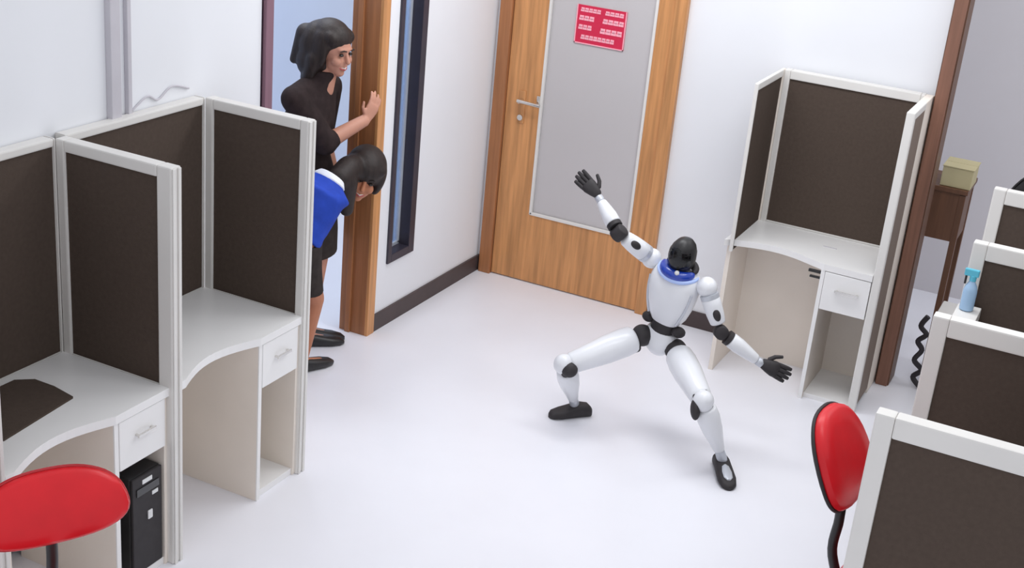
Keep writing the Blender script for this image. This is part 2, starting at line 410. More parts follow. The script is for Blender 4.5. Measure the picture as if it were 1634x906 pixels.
# desk
t = thing('cubicle_desk', 'white desk with drawer in the cubicle beside the brown pillar', 'desk', (2.05, -.3, 0), 'desk by the door')
xc3 = 2.155; yfr = -.53
curve = []
for i in range(13):
    u = i/12; x = C1-.01+(xc3-C1+.01)*u
    curve.append((x, -.50+.075*math.sin(math.pi*u)**1.2 - .03*u))
curve[0] = (C1-.012, -.515)
poly = [(C2-.036, YBc-.056), (C1+.041, YBc-.056), (C1-.012, YBc-.06)] + curve + [(C2-.036, yfr-.004)]
prism('desktop', poly, DZ-.03, DZ+.002, 'lam', t)
box('end_board', C1, C1+.022, -.49, YBc-.06, 0, DZ-.03, 'cream', t, bev=.001)
box('back_board', C1+.022, xc3-.01, -.16, -.145, .0, DZ-.03, 'cream', t, bev=0)
box('divider', xc3-.01, xc3+.01, -.52, -.1, 0, DZ-.03, 'cream', t, bev=.001)
box('edge_strip', xc3-.01, xc3+.01, -.528, -.52, 0, DZ-.03, 'lam', t, bev=.001)
d = box('drawer', xc3+.012, C2-.038, -.532, -.15, .50, DZ-.034, 'lam', t, bev=.003)
boxes('handle', [(2.235, 2.243, -.55, -.53, .61, .618), (2.335, 2.343, -.55, -.53, .61, .618), (2.23, 2.348, -.553, -.546, .608, .62)], 'steel', d, bev=.001)
box('pedestal_back', xc3+.01, C2-.038, -.15, -.135, .02, .50, 'cream', t, bev=0)
box('base_shelf', xc3+.01, C2-.038, -.50, -.15, 0, .025, 'lam', t, bev=.001)
bk = boxes('bracket', [(xc3-.075, xc3-.012, -.515, -.50, .672, .686), (xc3-.065, xc3-.012, -.515, -.50, .645, .655)], 'black', t, bev=.002)
bk['label'] = 'small black forked bracket under desktop'
box('cable_slot', 2.08, 2.15, -.27, -.262, DZ+.002, DZ+.004, 'conduit', t, bev=0)

# ------------------------------------------------------------------ right cubicle row
XR, XR2, HD = 2.905, 3.50, 1.30
G3 = 'partitions of the right cubicle row'
DY = [-3.246, -2.383, -1.479, -.62]
LB = ['largest dark panel with broad white frame at the lower right corner', 'dark white framed panel rising just behind the nearest right panel',
      'white framed dark panel behind the turquoise spray bottle', 'small distant dark panel at the right border below the black chair']
for y, l, xo in zip(DY, LB, (0, 0, -.01, -.055)):
    panel_y(l, XR+xo, XR2, y, HD, .06, G3, post=.055, rail=.066)
# desktops hidden in the bays
for i in range(3):
    y0, y1 = DY[i]+TH+.002, DY[i+1]-.002
    t = thing('cubicle_desk', ['white desk in the nearest right hand bay', 'white desk in the middle right hand bay', 'white desk in the farthest right hand bay'][i], 'desk', (3.3, (y0+y1)/2, 0), 'desks of the right cubicle row')
    box('desktop', 2.90, XR2-.005, y0, y1, DZ-.03, DZ, 'lam', t)
    box('end_board', 3.05, XR2-.03, y0, y0+.02, 0, DZ-.03, 'cream', t)
    box('end_board', 3.05, XR2-.03, y1-.02, y1, 0, DZ-.03, 'cream', t)
for i in range(3):
    panel_x(['back panel of the nearest right hand bay', 'back panel of the middle right hand bay', 'back panel of the farthest right hand bay'][i], DY[i]+TH*.5, DY[i+1]+TH*.5, XR2+TH, HD, .06, G3)
# white file box carrying the spray bottle
t = thing('file_box', 'white file box on the desk under the turquoise spray bottle', 'box', (2.935, -1.57, DZ))
box('box_body', 2.895, 2.98, -1.66, -1.49, DZ, 1.04, 'lam', t, bev=.004)
box('lid', 2.893, 2.982, -1.662, -1.488, .995, 1.045, 'frame', t, bev=.004)

# ------------------------------------------------------------------ things beyond the pillar
t = thing('side_table', 'dark brown wooden table with deep apron beyond the brown pillar', 'table', (2.6, .45, 0))
box('table_top', 2.30, 2.652, .30, .62, .985, 1.01, 'wood_dark', t)
box('apron', 2.32, 2.64, .315, .335, .72, .985, 'wood_dark', t)
box('apron', 2.62, 2.64, .335, .60, .72, .985, 'wood_dark', t)
for x in (2.32, 2.612):
    for y in (.31, .57): box('leg', x, x+.032, y, y+.032, 0, .98, 'wood_dark', t)
t = thing('carton', 'cream cardboard carton sitting on the dark brown table', 'box', (2.58, .4, 1.01))
box('carton_body', 2.50, 2.655, .32, .52, 1.011, 1.115, 'carton', t, bev=.004)
boxes('flap', [(2.497, 2.66, .316, .42, 1.115, 1.12), (2.497, 2.66, .424, .524, 1.115, 1.12)], 'carton', t, bev=.001)
t = thing('storage_box', 'low white storage box on the floor beyond the brown pillar', 'box', (2.75, .17, 0))
box('box_body', 2.66, 2.84, .06, .29, 0, .36, 'lam', t, bev=.006)
box('lid', 2.652, 2.848, .052, .298, .36, .40, 'frame', t, bev=.006)
pts = spline([(2.625, .0, .40), (2.60, .0, .34), (2.635, .0, .30), (2.60, .01, .25), (2.63, .0, .21), (2.605, -.01, .15), (2.65, .0, .10), (2.615, 0, .05), (2.67, -.03, .012)], 6)
tube('cable_bundle', pts, .014, 'cable', label='tangled black cables hanging beside the low white storage box', cat='cable', n=8)

# ------------------------------------------------------------------ red sign on door glass
t = thing('door_sign', 'red notice with pale lettering stuck on the frosted door glass', 'sign', (.63, .003, 1.46))
sx0, sx1, sz0, sz1 = .478, .772, 1.462, 1.672
box('plate', sx0, sx1, -.002, .004, sz0, sz1, 'sign_red', t, bev=.001)
def row(z, hgt, x0, x1, n, j=0):
    L = []; wd = (x1-x0)/n
    for i in range(n):
        a = x0+i*wd+.001; b = a+wd-.002
        L += [(a, b, -.0035, -.002, z, z+hgt*.46), (a+wd*.1, b, -.0035, -.002, z+hgt*.54, z+hgt), ((a+b)/2-wd*.2, (a+b)/2+wd*.2, -.0035, -.002, z+hgt*.4, z+hgt*.6)]
    return L
for args in ((1.637, .022, .50, .62, 5), (1.637, .022, .645, .755, 4), (1.590, .026, .495, .585, 3), (1.590, .026, .635, .76, 4),
             (1.540, .026, .495, .575, 3), (1.535, .028, .625, .755, 4), (1.488, .024, .515, .715, 8)):
    boxes('lettering', row(*args), 'sign_pink', t, bev=0)
boxes('border', [(sx0, sx1, -.0035, -.002, sz0, sz0+.006), (sx0, sx0+.006, -.0035, -.002, sz0, sz1), (sx1-.006, sx1, -.0035, -.002, sz0, sz1)], 'sign_pink', t, bev=0)

# ------------------------------------------------------------------ spray bottle (stands on the file box edge)
bxp, byp, bz = 2.93, -1.55, 1.046
t = thing('spray_bottle', 'turquoise spray bottle standing in the right hand cubicle row', 'bottle', (bxp, byp, bz))
def lathe(name, c, prof, m, parent, n=20, **k):
    return loft(name, [ring((c[0], c[1], c[2]+z), V((r, 0, 0)), V((0, r, 0)), n) for z, r in prof], m, parent, **k)
lathe('bottle_body', (bxp, byp, bz), [(0, .022), (.004, .027), (.08, .027), (.10, .022), (.118, .012), (.125, .011)], 'palecyan', t)
lathe('neck_collar', (bxp, byp, bz+.122), [(0, .013), (.02, .013), (.022, .010)], 'cyan', t)
boxes('spray_head', [(bxp-.035, bxp+.02, byp-.010, byp+.010, bz+.14, bz+.168)], 'cyan', t, bev=.004)
boxes('trigger', [(bxp-.030, bxp-.022, byp-.006, byp+.006, bz+.105, bz+.142)], 'black', t, bev=.002)

# ------------------------------------------------------------------ office chairs
def chair(label, loc, rot, cm, shell, group, back_h=.30, back_w=.44, back_z=.78, recline=8, seat_z=.46):
    T = Matrix.Translation(V(loc)) @ Matrix.Rotation(rot, 4, 'Z')
    t = thing('office_chair', label, 'chair', loc, group)
    def tr(bm): bmesh.ops.transform(bm, matrix=T, verts=bm.verts); return bm
    # seat
    bm = bmesh.new(); rs = []
    for z, s in ((-.045, .80), (-.04, .93), (-.015, 1.0), (.01, .98), (.03, .9), (.038, .7), (.042, .3)):
        rs.append(ring((.03, 0, seat_z+z), V((.20*s, 0, 0)), V((0, .23*s, 0)), 28, 2.7))
    loft_into(bm, rs); finish('seat', tr(bm), cm, t, smooth=True)
    # backrest pillow in its own frame: normal +X
    B = Matrix.Translation(V((-.235, 0, back_z))) @ Matrix.Rotation(math.radians(-recline), 4, 'Y')
    def back(layers, bw, bh):
        b = bmesh.new(); rr = []
        for off, s in layers:
            r = []
            for p in ring((0, 0, 0), V((0, bw/2*s, 0)), V((0, 0, bh/2*s)), 32, 2.5):
                y = p.y*(1-.14*(p.z/(bh/2)))      # a little wider at the bottom
                r.append(V((off+.45*y*y, y, p.z)))
            rr.append(r)
        loft_into(b, rr); bmesh.ops.transform(b, matrix=T @ B, verts=b.verts); return b
    bk = finish('backrest', back([(-.012, .90), (-.012, .97), (.0, 1.0), (.018, .97), (.03, .88), (.036, .6), (.038, .2)], back_w, back_h), cm, t, smooth=True)
    finish('back_shell', back([(-.034, .3), (-.032, .7), (-.026, .9), (-.018, .975), (-.010, .985), (-.010, .9)], back_w, back_h), shell, bk, smooth=True)
    pp = [T @ B @ V((.45*(p.y*(1-.14*(p.z/(back_h/2))))**2-.012, p.y*(1-.14*(p.z/(back_h/2))), p.z)) for p in ring((0, 0, 0), V((0, back_w/2, 0)), V((0, 0, back_h/2)), 48, 2.5)]
    tube('piping', pp+[pp[0]], .006, shell, bk, n=8)
    bm = bmesh.new()
    tn = math.tan(math.radians(recline)); bxx = lambda dz: -.235-dz*tn-.036
    z1 = back_z-back_h*.5-.09
    tube_into(bm, spline([(bxx(.02), 0, back_z+.02), (bxx(-back_h*.4), 0, back_z-back_h*.4), (bxx(-back_h*.5)-.004, 0, z1+.03), (bxx(-back_h*.5)-.002, 0, (z1+seat_z)/2-.02), (-.10, 0, seat_z-.09), (.0, 0, seat_z-.085)], 6), .017)
    finish('back_bar', tr(bm), 'black', t, smooth=True)
    bm = bmesh.new(); bx(bm, -.09, .09, -.08, .08, seat_z-.085, seat_z-.045, .008); finish('seat_plate', tr(bm), 'black', t)
    bm = bmesh.new(); tube_into(bm, [(0, 0, .09), (0, 0, .26)], .028, 14); tube_into(bm, [(0, 0, .26), (0, 0, seat_z-.08)], .016, 12); finish('gas_column', tr(bm), 'black', t, smooth=True)
    for i in range(5):
        a = 2*math.pi*i/5+.3; c, s = math.cos(a), math.sin(a)
        bm = bmesh.new(); tube_into(bm, [(0, 0, .105), (.12*c, .12*s, .095), (.27*c, .27*s, .07)], [.026, .022, .015]); l = finish('base_leg', tr(bm), 'black', t, smooth=True)
        bm = bmesh.new()
        for sg in (-1, 1):
            p = V((.27*c, .27*s, .027)); q = V((-s, c, 0))
            tube_into(bm, [p+q*sg*.008, p+q*sg*.024], .027, 16)
        finish('caster', tr(bm), 'charcoal', l, smooth=True)
    return t
GC = 'office chairs'
chair('red office chair at the lower left corner in front of the near desk', (1.05, -4.40, 0), math.radians(-30), 'red', 'red_shell', GC, back_h=.215, back_w=.43, back_z=.785, recline=18)
chair('red office chair seen side on beside the right hand cubicle row', (2.985, -2.77, 0), math.radians(-6), 'red', 'charcoal', GC, back_h=.33, back_w=.37, back_z=.885, recline=27, seat_z=.45)
chair('black high backed chair peeping over the farthest right panel', (3.07, -.09, 0), math.radians(95), 'black', 'black', GC, back_h=.62, back_w=.46, back_z=1.06, recline=6)

# ------------------------------------------------------------------ humanoid robot
R = dict(ankR=(1.288, -1.42, .075), kneeR=(1.289, -1.585, .333), hipR=(1.544, -1.312, .459), hipL=(1.708, -1.297, .427),
         kneeL=(1.954, -1.583, .355), ankL=(2.055, -1.508, .079), pelv=(1.623, -1.272, .458), neck=(1.675, -1.299, .812),
         shR=(1.525, -1.272, .826), shL=(1.819, -1.329, .779), elR=(1.396, -1.390, .950), wrR=(1.254, -1.313, 1.059),
         haR=(1.205, -1.300, 1.118), elL=(1.914, -1.328, .585), wrL=(2.095, -1.264, .464), haL=(2.166, -1.235, .442), head=(1.678, -1.334, .925))
R = {k: V(v) for k, v in R.items()}
rb = thing('humanoid_robot', 'white and black humanoid robot in a wide martial arts stance on the open floor', 'robot', (1.66, -1.45, 0))
up = (R['neck']-R['pelv']).normalized(); side = (R['shL']-R['shR']); side = (side-up*side.dot(up)).normalized(); front = side.cross(up)
def tring(h, a, b, off=0, e=2.4, n=28): return ring(R['pelv']+up*h+front*off, side*a, front*b, n, e)
loft('torso', [tring(.095, .045, .04), tring(.098, .070, .058), tring(.13, .088, .072), tring(.19, .106, .082, .006), tring(.25, .117, .086, .01), tring(.31, .122, .082, .008),
               tring(.345, .112, .072), tring(.362, .092, .058), tring(.368, .05, .03)], 'robot', rb)
loft('waist', [tring(.03, .055, .05), tring(.05, .062, .052), tring(.10, .060, .050), tring(.11, .05, .04)], 'charcoal', rb)
for s in (-1, 1):
    c = R['pelv']+up*.075+side*s*.082+front*.012
    bm = bmesh.new(); ball_into(bm, c, .034, .034, .024, Matrix((side, front, up)).transposed(), 14); finish('waist_actuator', bm, 'charcoal', rb, smooth=True)
loft('pelvis', [tring(-.085, .025, .022, .0), tring(-.078, .04, .038), tring(-.05, .062, .052, .008), tring(-.01, .078, .058, .01), tring(.025, .082, .056, .005), tring(.045, .072, .05), tring(.05, .04, .03)], 'robot', rb)
# seams of the chest shell and arm pits
for s in (-1, 1):
    pts = [R['pelv']+up*h+side*s*a+front*b for h, a, b in ((.12, .076, .045), (.18, .096, .05), (.24, .108, .052), (.30, .113, .05))]
    tube('side_seam', spline(pts, 4), .006, 'robot_grey', rb, n=8)
# collar
nb = R['neck']+up*.016+front*.004
def arc(r1, r2, a0, a1, h, rad, name, m, tilt=.25, n=22):
    pts = []
    for i in range(n+1):
        a = a0+(a1-a0)*i/n
        pts.append(nb + side*r1*math.sin(a) + front*r2*math.cos(a) + up*(h - tilt*r2*math.cos(a)))
    tp = [rad*(.35+.65*math.sin(math.pi*i/n)**.5) for i in range(n+1)]
    tube(name, pts, tp, m, rb, n=12)
arc(.074, .066, -1.5, 1.5, .004, .027, 'blue_collar', 'robot_blue')
arc(.096, .082, -1.7, 1.7, -.012, .011, 'collar_rim', 'robot_pale')
arc(.070, .060, 1.5, 4.7, .008, .020, 'neck_guard', 'charcoal', tilt=.1)
limb('neck', nb-up*.04, R['head'], [(0, .045, .045), (.3, .04, .04), (.6, .036, .036), (.8, .03, .03)], 'black', rb)
ball('collar_glint', nb+front*.078+side*.028+up*.012, .011, .011, .011, 'label', rb)  # white bead drawn as a highlight on the blue collar
# head: dome
hu = (up*.9+front*.15).normalized(); hf = (front-hu*front.dot(hu)).normalized(); hs = hu.cross(hf)*-1
hb = R['neck']+up*.026+front*.008
def hring(h, a, b, off=0): return ring(hb+hu*h*.93+hf*off, hs*a*.88, hf*b*.88, 28, 2.15)
hd = loft('head', [hring(0, .030, .034), hring(.004, .055, .060), hring(.025, .066, .072), hring(.055, .068, .077), hring(.09, .066, .078), hring(.122, .056, .068), hring(.145, .040, .050), hring(.158, .020, .027), hring(.162, .006, .008)], 'black', rb)
fr = []
for h, a, b in ((.018, .050, .074), (.04, .056, .080), (.07, .058, .084), (.10, .055, .081), (.125, .044, .068), (.14, .03, .052)):
    pts = []
    for i in range(15):
        q = -1.25+2.5*i/14; pts.append(hb+hu*h*.93+hs*(a*1.2*.88*math.sin(q))+hf*(b*.88*math.cos(q)))
    fr.append(pts)
bm = bmesh.new(); gv = [[bm.verts.new(p) for p in r] for r in fr]
for a, b in zip(gv, gv[1:]):
    for i in range(14): bm.faces.new((a[i], a[i+1], b[i+1], b[i]))
bmesh.ops.solidify(bm, geom=list(bm.faces), thickness=.004); finish('visor', bm, 'black_gloss', hd, smooth=True)
# arms
def joint(name, c, d, r, w_, m='charcoal', parent=rb):
    d = V(d).normalized(); bm = bmesh.new()
    x, y = axes(d, (0, 0, 1))
    loft_into(bm, [ring(V(c)+d*t*w_, x*r*s, y*r*s, 20) for t, s in ((-1, .75), (-.92, .92), (-.8, 1), (.8, 1), (.92, .92), (1, .75))])
    return finish(name, bm, m, parent, smooth=True)
def hand(w0, d, thumb_dir, scale=1.0, curl=.5):
    """palm at wrist w0 pointing along d, thumb leaving the side towards thumb_dir"""
    d = V(d).normalized(); th = (V(thumb_dir)-d*V(thumb_dir).dot(d)).normalized(); nrm = d.cross(th)
    k = scale
    p = loft('hand', [ring(w0+d*t*k, th*a*k, nrm*b*k, 18, 2.6) for t, a, b in ((-.012, .016, .014), (-.005, .022, .018), (.02, .030, .021), (.05, .037, .021), (.068, .036, .018), (.075, .028, .012))], 'charcoal', rb)
    for i, (o, ln) in enumerate(((.027, .062), (.009, .070), (-.009, .066), (-.027, .052))):
        b0 = w0+d*.068*k+th*o*k; dd = (d+th*o*3).normalized()
        m1 = b0+dd*ln*.5*k-nrm*curl*.012*k; e1 = m1+(dd-nrm*curl*.9).normalized()*ln*.5*k
        tube('finger', [b0-dd*.01*k, b0+dd*.01*k, m1, (m1+e1)/2, e1, e1+(e1-m1)*.08], [.010*k, .0108*k, .0105*k, .010*k, .008*k, .003*k], 'charcoal', p, n=10)
    b0 = w0+d*.018*k+th*.022*k; m1 = b0+(th*.8+d*.5).normalized()*.034*k; e1 = m1+(th*.45+d*.9).normalized()*.034*k
    tube('thumb', [b0-th*.008*k, b0+th*.008*k, m1, (m1+e1)/2, e1, e1+(e1-m1)*.08], [.011*k, .011*k, .010*k, .009*k, .0075*k, .003*k], 'charcoal', p, n=10)
    return p
def arm(sh, el, wr, out):
    d = (el-sh).normalized(); f2 = (wr-el).normalized()
    ball('shoulder_joint', sh, .047, .047, .047, 'robot', rb)
    joint('shoulder_ring', sh+d*.045, d, .043, .012, 'robot_grey')
    ua = limb('upper_arm', sh+d*.045, el-d*.035, round_prof(.043, .035, .1, 1.0, mid=((.35, .042), (.6, .040))), 'robot', rb)
    x, y = axes(d, -fwd)
    c = (sh+el)/2+d*.02+x*.036
    bm = bmesh.new(); ball_into(bm, c, .030, .011, .017, Matrix((d, x, y)).transposed(), 14); finish('arm_inset', bm, 'charcoal', ua, smooth=True)
    ax = d.cross(f2)
    if ax.length < .2: ax = V(fwd)
    joint('elbow_joint', el, ax, .033, .032)
    joint('elbow_collar', el+f2*.045, f2, .035, .012)
    limb('forearm', el+f2*.05, wr-f2*.012, round_prof(.036, .024, .08, 1.0, mid=((.35, .036), (.7, .029))), 'robot', rb)
    joint('wrist_joint', wr, f2, .020, .016, 'robot_grey')
arm(R['shR'], R['elR'], R['wrR'], -1)
arm(R['shL'], R['elL'], R['wrL'], 1)
dR = (-CR*.62+CU*.62+fwd*.1); hand(R['wrR']+(R['haR']-R['wrR'])*.35, dR, CU*.8+CR*.8, .95, .3)
dL = (CR*.85-CU*.42); hand(R['wrL']+(R['haL']-R['wrL']).normalized()*.018, dL, CU*1+CR*.2, 1.0, .35)
# legs
def leg(hip, knee, ank, heel, toe, knee_fwd, pad, plate):
    d = (knee-hip).normalized(); f2 = (ank-knee).normalized()
    ball('hip_joint', hip, .052, .052, .052, 'charcoal', rb)
    limb('thigh', hip+d*.03, knee-d*.012, round_prof(.064, .050, .07, 1.0, mid=((.2, .068), (.45, .066), (.75, .056))), 'robot', rb)
    k = V(knee_fwd).normalized()
    x, y = axes(d, k)
    # dark underside actuator of the thigh
    limb('thigh_actuator', hip+d*.02-x*.045, hip+d*.15-x*.050, round_prof(.026, .020, .15), 'charcoal', rb)
    ax = d.cross(f2)
    joint('knee_joint', knee-k*.014, ax, .045, .036)
    ball('knee_cap', knee+k*.014-d*.004, .047, .047, .050, 'robot', rb)
    pc, pr = pad; ball('knee_pad', pc, pr[0], pr[1], pr[2], 'charcoal', rb, Matrix((CR, -fwd, CU)).transposed())
    limb('shin', knee+f2*.028, ank-f2*.025, round_prof(.048, .026, .07, 1.0, mid=((.25, .052), (.5, .046), (.8, .031))), 'robot', rb, hint=k)
    limb('ankle', ank-f2*.06, ank-f2*(-.03), [(0, .020, .020), (.3, .022, .022), (.7, .024, .024), (1, .02, .02)], 'robot_grey', rb)
    heel, toe = V(heel), V(toe); fd = (toe-heel); L = fd.length; fd.normalize(); sd = V((0, 0, 1)).cross(fd)
    rs = []
    for tt, wd, h in ((0, .014, .030), (.02, .026, .045), (.10, .034, .062), (.30, .036, .070), (.50, .039, .058), (.75, .042, .042), (.92, .034, .032), (.985, .018, .022), (1, .008, .015)):
        c = heel+fd*L*tt+V((0, 0, h/2)); rs.append(ring(c, sd*wd, V((0, 0, h/2)), 20, 2.8))
    ft = loft('foot', rs, 'charcoal', rb)
    rs = []
    for tt, wd, h in ((.50, .006, .057), (.54, .016, .056), (.68, .022, .049), (.82, .020, .041), (.88, .008, .037)):
        c = heel+fd*L*tt+V((0, 0, h)); rs.append(ring(c, sd*wd, V((0, 0, .005)), 14))
    if plate: loft('toe_plate', rs, 'robot_grey', ft)
leg(R['hipR'], R['kneeR'], R['ankR'], (1.352, -1.350, 0), (1.200, -1.500, 0), (-.6, -.6, .4), (R['kneeR']-fwd*.030+CR*.018-CU*.018, (.038, .030, .036)), False)
leg(R['hipL'], R['kneeL'], R['ankL'], (2.020, -1.425, 0), (2.150, -1.645, 0), (.4, -.8, .3), (R['kneeL']-CR*.036-CU*.035-fwd*.01, (.022, .036, .048)), True)

# ------------------------------------------------------------------ people
def rotm(f, u=(0, 0, 1)):
    f = V(f).normalized(); s = V(u).cross(f).normalized(); return Matrix((f, s, f.cross(s))).transposed()   # columns: front, left, up
def cap_into(bm, a, b, ra, rb_, n=14, k=1.0, hint=(0, 0, 1)):
    a, b = V(a), V(b); L = (b-a).length
    prof = []
    for i in range(5):
        q = math.pi/2*i/4; prof.append((-ra/L*math.cos(q), max(.03, math.sin(q))*ra))
    for i in range(5):
        q = math.pi/2*(1-i/4); prof.append((1+rb_/L*math.cos(q), max(.03, math.sin(q))*rb_))
    loft_into(bm, limb_rings(a, b, [(t_, r, r*k) for t_, r in prof], hint, n))
def head_into(bm, c, F, s=1.0):
    """skull with brow, nose, cheeks, jaw and ears; c = head centre"""
    P = lambda f, l, u: V(c)+F @ V((f*s, l*s, u*s))
    ball_into(bm, P(-.012, 0, .025), .092*s, .074*s, .092*s, F, 20)
    ball_into(bm, P(.030, 0, -.045), .056*s, .056*s, .066*s, F, 16)
    ball_into(bm, P(.058, 0, -.092), .026*s, .026*s, .020*s, F, 12)
    ball_into(bm, P(.062, 0, .028), .026*s, .050*s, .014*s, F, 12)
    cap_into(bm, P(.080, 0, .012), P(.100, 0, -.026), .008*s, .012*s, 10)
    for l in (-1, 1):
        ball_into(bm, P(.058, l*.036, -.030), .028*s, .026*s, .026*s, F, 12)
        ball_into(bm, P(-.008, l*.076, -.010), .016*s, .010*s, .030*s, F, 12)
def face_parts(body, c, F, s=1.0, smile=True):
    P = lambda f, l, u: V(c)+F @ V((f*s, l*s, u*s))
    for l in (-1, 1):
        ball('eye', P(.076, l*.031, .006), .010*s, .013*s, .007*s, 'eye', body, F, 12)
        tube('eyebrow', [P(.079, l*.050, .026), P(.088, l*.034, .032), P(.090, l*.016, .028)], [.002*s, .004*s, .003*s], 'hair', body, n=8)
    tube('mouth', [P(.070, -.030, -.056), P(.082, -.014, -.064), P(.086, 0, -.066), P(.082, .014, -.064), P(.070, .030, -.056)], [.002*s, .006*s, .007*s, .006*s, .002*s], 'lips', body, n=8)
    if smile: tube('teeth', [P(.079, -.018, -.058), P(.088, 0, -.0625), P(.079, .018, -.058)], [.002*s, .0045*s, .002*s], 'tooth', body, n=8)
def hand_into(bm, w0, d, th, k=1.0, curl=.5):
    d = V(d).normalized(); th = (V(th)-d*V(th).dot(d)).normalized(); nrm = d.cross(th)
    loft_into(bm, [ring(w0+d*t_*k, th*a*k, nrm*b*k, 14, 2.4) for t_, a, b in ((-.03, .022, .018), (.0, .024, .017), (.03, .034, .016), (.06, .040, .015), (.082, .036, .012))])
    for o, ln in ((.029, .068), (.010, .078), (-.010, .072), (-.028, .056)):
        b0 = w0+d*.075*k+th*o*k; dd = (d+th*o*3).normalized()
        m1 = b0+(dd-nrm*curl*.5).normalized()*ln*.45*k; m2 = m1+(dd-nrm*curl*1.4).normalized()*ln*.32*k; e1 = m2+(dd-nrm*curl*2.4).normalized()*ln*.25*k
        tube_into(bm, [b0-dd*.015*k, b0, m1, m2, e1, e1+(e1-m2)*.15], [.0085*k, .009*k, .0085*k, .008*k, .0068*k, .003*k], 8)
    b0 = w0+d*.02*k+th*.028*k; m1 = b0+(th*.8+d*.6).normalized()*.036*k; e1 = m1+(th*.3+d*.9).normalized()*.030*k
    tube_into(bm, [b0-th*.012*k, b0, m1, e1, e1+(e1-m1)*.12], [.011*k, .0115*k, .0095*k, .0075*k, .003*k], 8)

# ---- standing woman leaning round the jamb
hc = V((-.085, -1.515, 1.545)); F1 = rotm((.93, -.12, -.20))
p1 = thing('person', 'dark haired person in a black top standing and peering round the door jamb', 'person', (-.17, -1.58, 0))
neck1, chest1, waist1, hip1 = V((-.125, -1.535, 1.40)), V((-.185, -1.555, 1.20)), V((-.205, -1.54, 1.02)), V((-.205, -1.515, .88))
lat = V((.25, -.97, 0)).normalized()      # her right-hand side
shr, shl = V((-.165, -1.705, 1.325)), V((-.19, -1.385, 1.33))
elr, wrr = V((-.055, -1.60, 1.115)), V((.028, -1.405, 1.200))
ell, wrl = V((-.24, -1.36, 1.07)), V((-.17, -1.34, .86))
kn = [(-.13, -1.57, .47), (-.17, -1.45, .47)]; an = [(-.16, -1.53, .08), (-.20, -1.47, .08)]
bm = bmesh.new(); head_into(bm, hc, F1)
cap_into(bm, neck1-V((0, 0, .05)), hc-V((.02, 0, .05)), .052, .048)
cap_into(bm, neck1-V((.03, 0, .06)), chest1, .07, .11)
loft_into(bm, [ring(c, lat*a, lat.cross(V((0, 0, 1)))*b, 18) for c, a, b in ((neck1-V((.03, .0, .035)), .07, .055), (neck1-V((.045, 0, .075)), .145, .075), (chest1, .15, .095), (waist1, .12, .085), (hip1, .155, .105), (hip1-V((0, 0, .10)), .13, .10))])
for a, b, c, sw in ((shr, elr, wrr, 1), (shl, ell, wrl, -1)):
    cap_into(bm, a, b, .048, .042); cap_into(bm, b, c, .043, .030)
for k_, a_ in zip(kn, an):
    cap_into(bm, hip1+V((0, (k_[1]-hip1.y)*.8, -.06)), k_, .075, .050); cap_into(bm, k_, a_, .050, .032)
    f_ = V((.72, .69, 0)) if a_ is an[0] else V((.8, .6, 0))
    cap_into(bm, V(a_)-V((0, 0, .04)), V(a_)+f_*.10-V((0, 0, .052)), .032, .022)
hand_into(bm, wrr+(wrr-elr).normalized()*.02, CR*.30+CU*.75+V((.1, .1, .1)), V((-.2, -.5, .1)), .95, .35)
hand_into(bm, wrl+(wrl-ell).normalized()*.02, V((.1, 0, -.9)), V((.9, 0, 0)), .95, .4)
bm = remeshed(bm, .0055, 5)
b1 = finish('body', bm, 'skin', p1, smooth=True)
face_parts(b1, hc, F1)
# hair: full, shoulder length, swept back
bm = bmesh.new(); P = lambda f, l, u: hc+F1 @ V((f, l, u))
ball_into(bm, P(-.030, 0, .050), .106, .090, .090, F1)
ball_into(bm, P(-.085, -.01, .0), .088, .104, .115, F1)
ball_into(bm, P(-.085, -.01, -.08), .085, .105, .10, F1)
for l in (-1, 1):
    ball_into(bm, P(-.030, l*.078, -.01), .060, .028, .100, F1)
    ball_into(bm, P(.008, l*.058, .068), .050, .030, .036, F1)
    cap_into(bm, P(-.035, l*.080, -.05), P(-.045, l*.085, -.155), .042, .030)
cap_into(bm, P(-.06, 0, -.08), P(-.07, -.01, -.17), .095, .07)
cap_into(bm, P(-.14, -.05, .03), P(-.165, -.07, -.11), .05, .022)
finish('hair', remeshed(bm, .006, 12, .6), 'hair', b1, smooth=True)
# black top with three-quarter sleeves
bm = bmesh.new()
loft_into(bm, [ring(c, lat*a, lat.cross(V((0, 0, 1)))*b, 24) for c, a, b in ((neck1+V((.012, .0, .045)), .056, .054), (neck1-V((.01, .0, .005)), .066, .062), (neck1-V((.03, .0, .04)), .095, .072), (neck1-V((.045, 0, .08)), .160, .092), (chest1, .168, .120), (waist1, .150, .110), (hip1+V((0, 0, .05)), .165, .12))])
for a, b, c in ((shr, elr, wrr), (shl, ell, wrl)):
    cap_into(bm, a, b, .066, .060); cap_into(bm, b, b+(c-b)*.14, .060, .050); cap_into(bm, neck1-V((.04, 0, .03)), a, .062, .064)
finish('black_top', remeshed(bm, .008, 5), 'blacktop', b1, smooth=True)
loft('skirt', [ring(c, lat*a, lat.cross(V((0, 0, 1)))*b, 28) for c, a, b in ((waist1-V((0, 0, .02)), .142, .104), (hip1, .178, .130), (hip1-V((-.005, -.005, .15)), .182, .135), (V((-.19, -1.50, .62)), .178, .128), (V((-.185, -1.495, .505)), .172, .122), (V((-.185, -1.495, .50)), .150, .110))], 'skirt', b1)
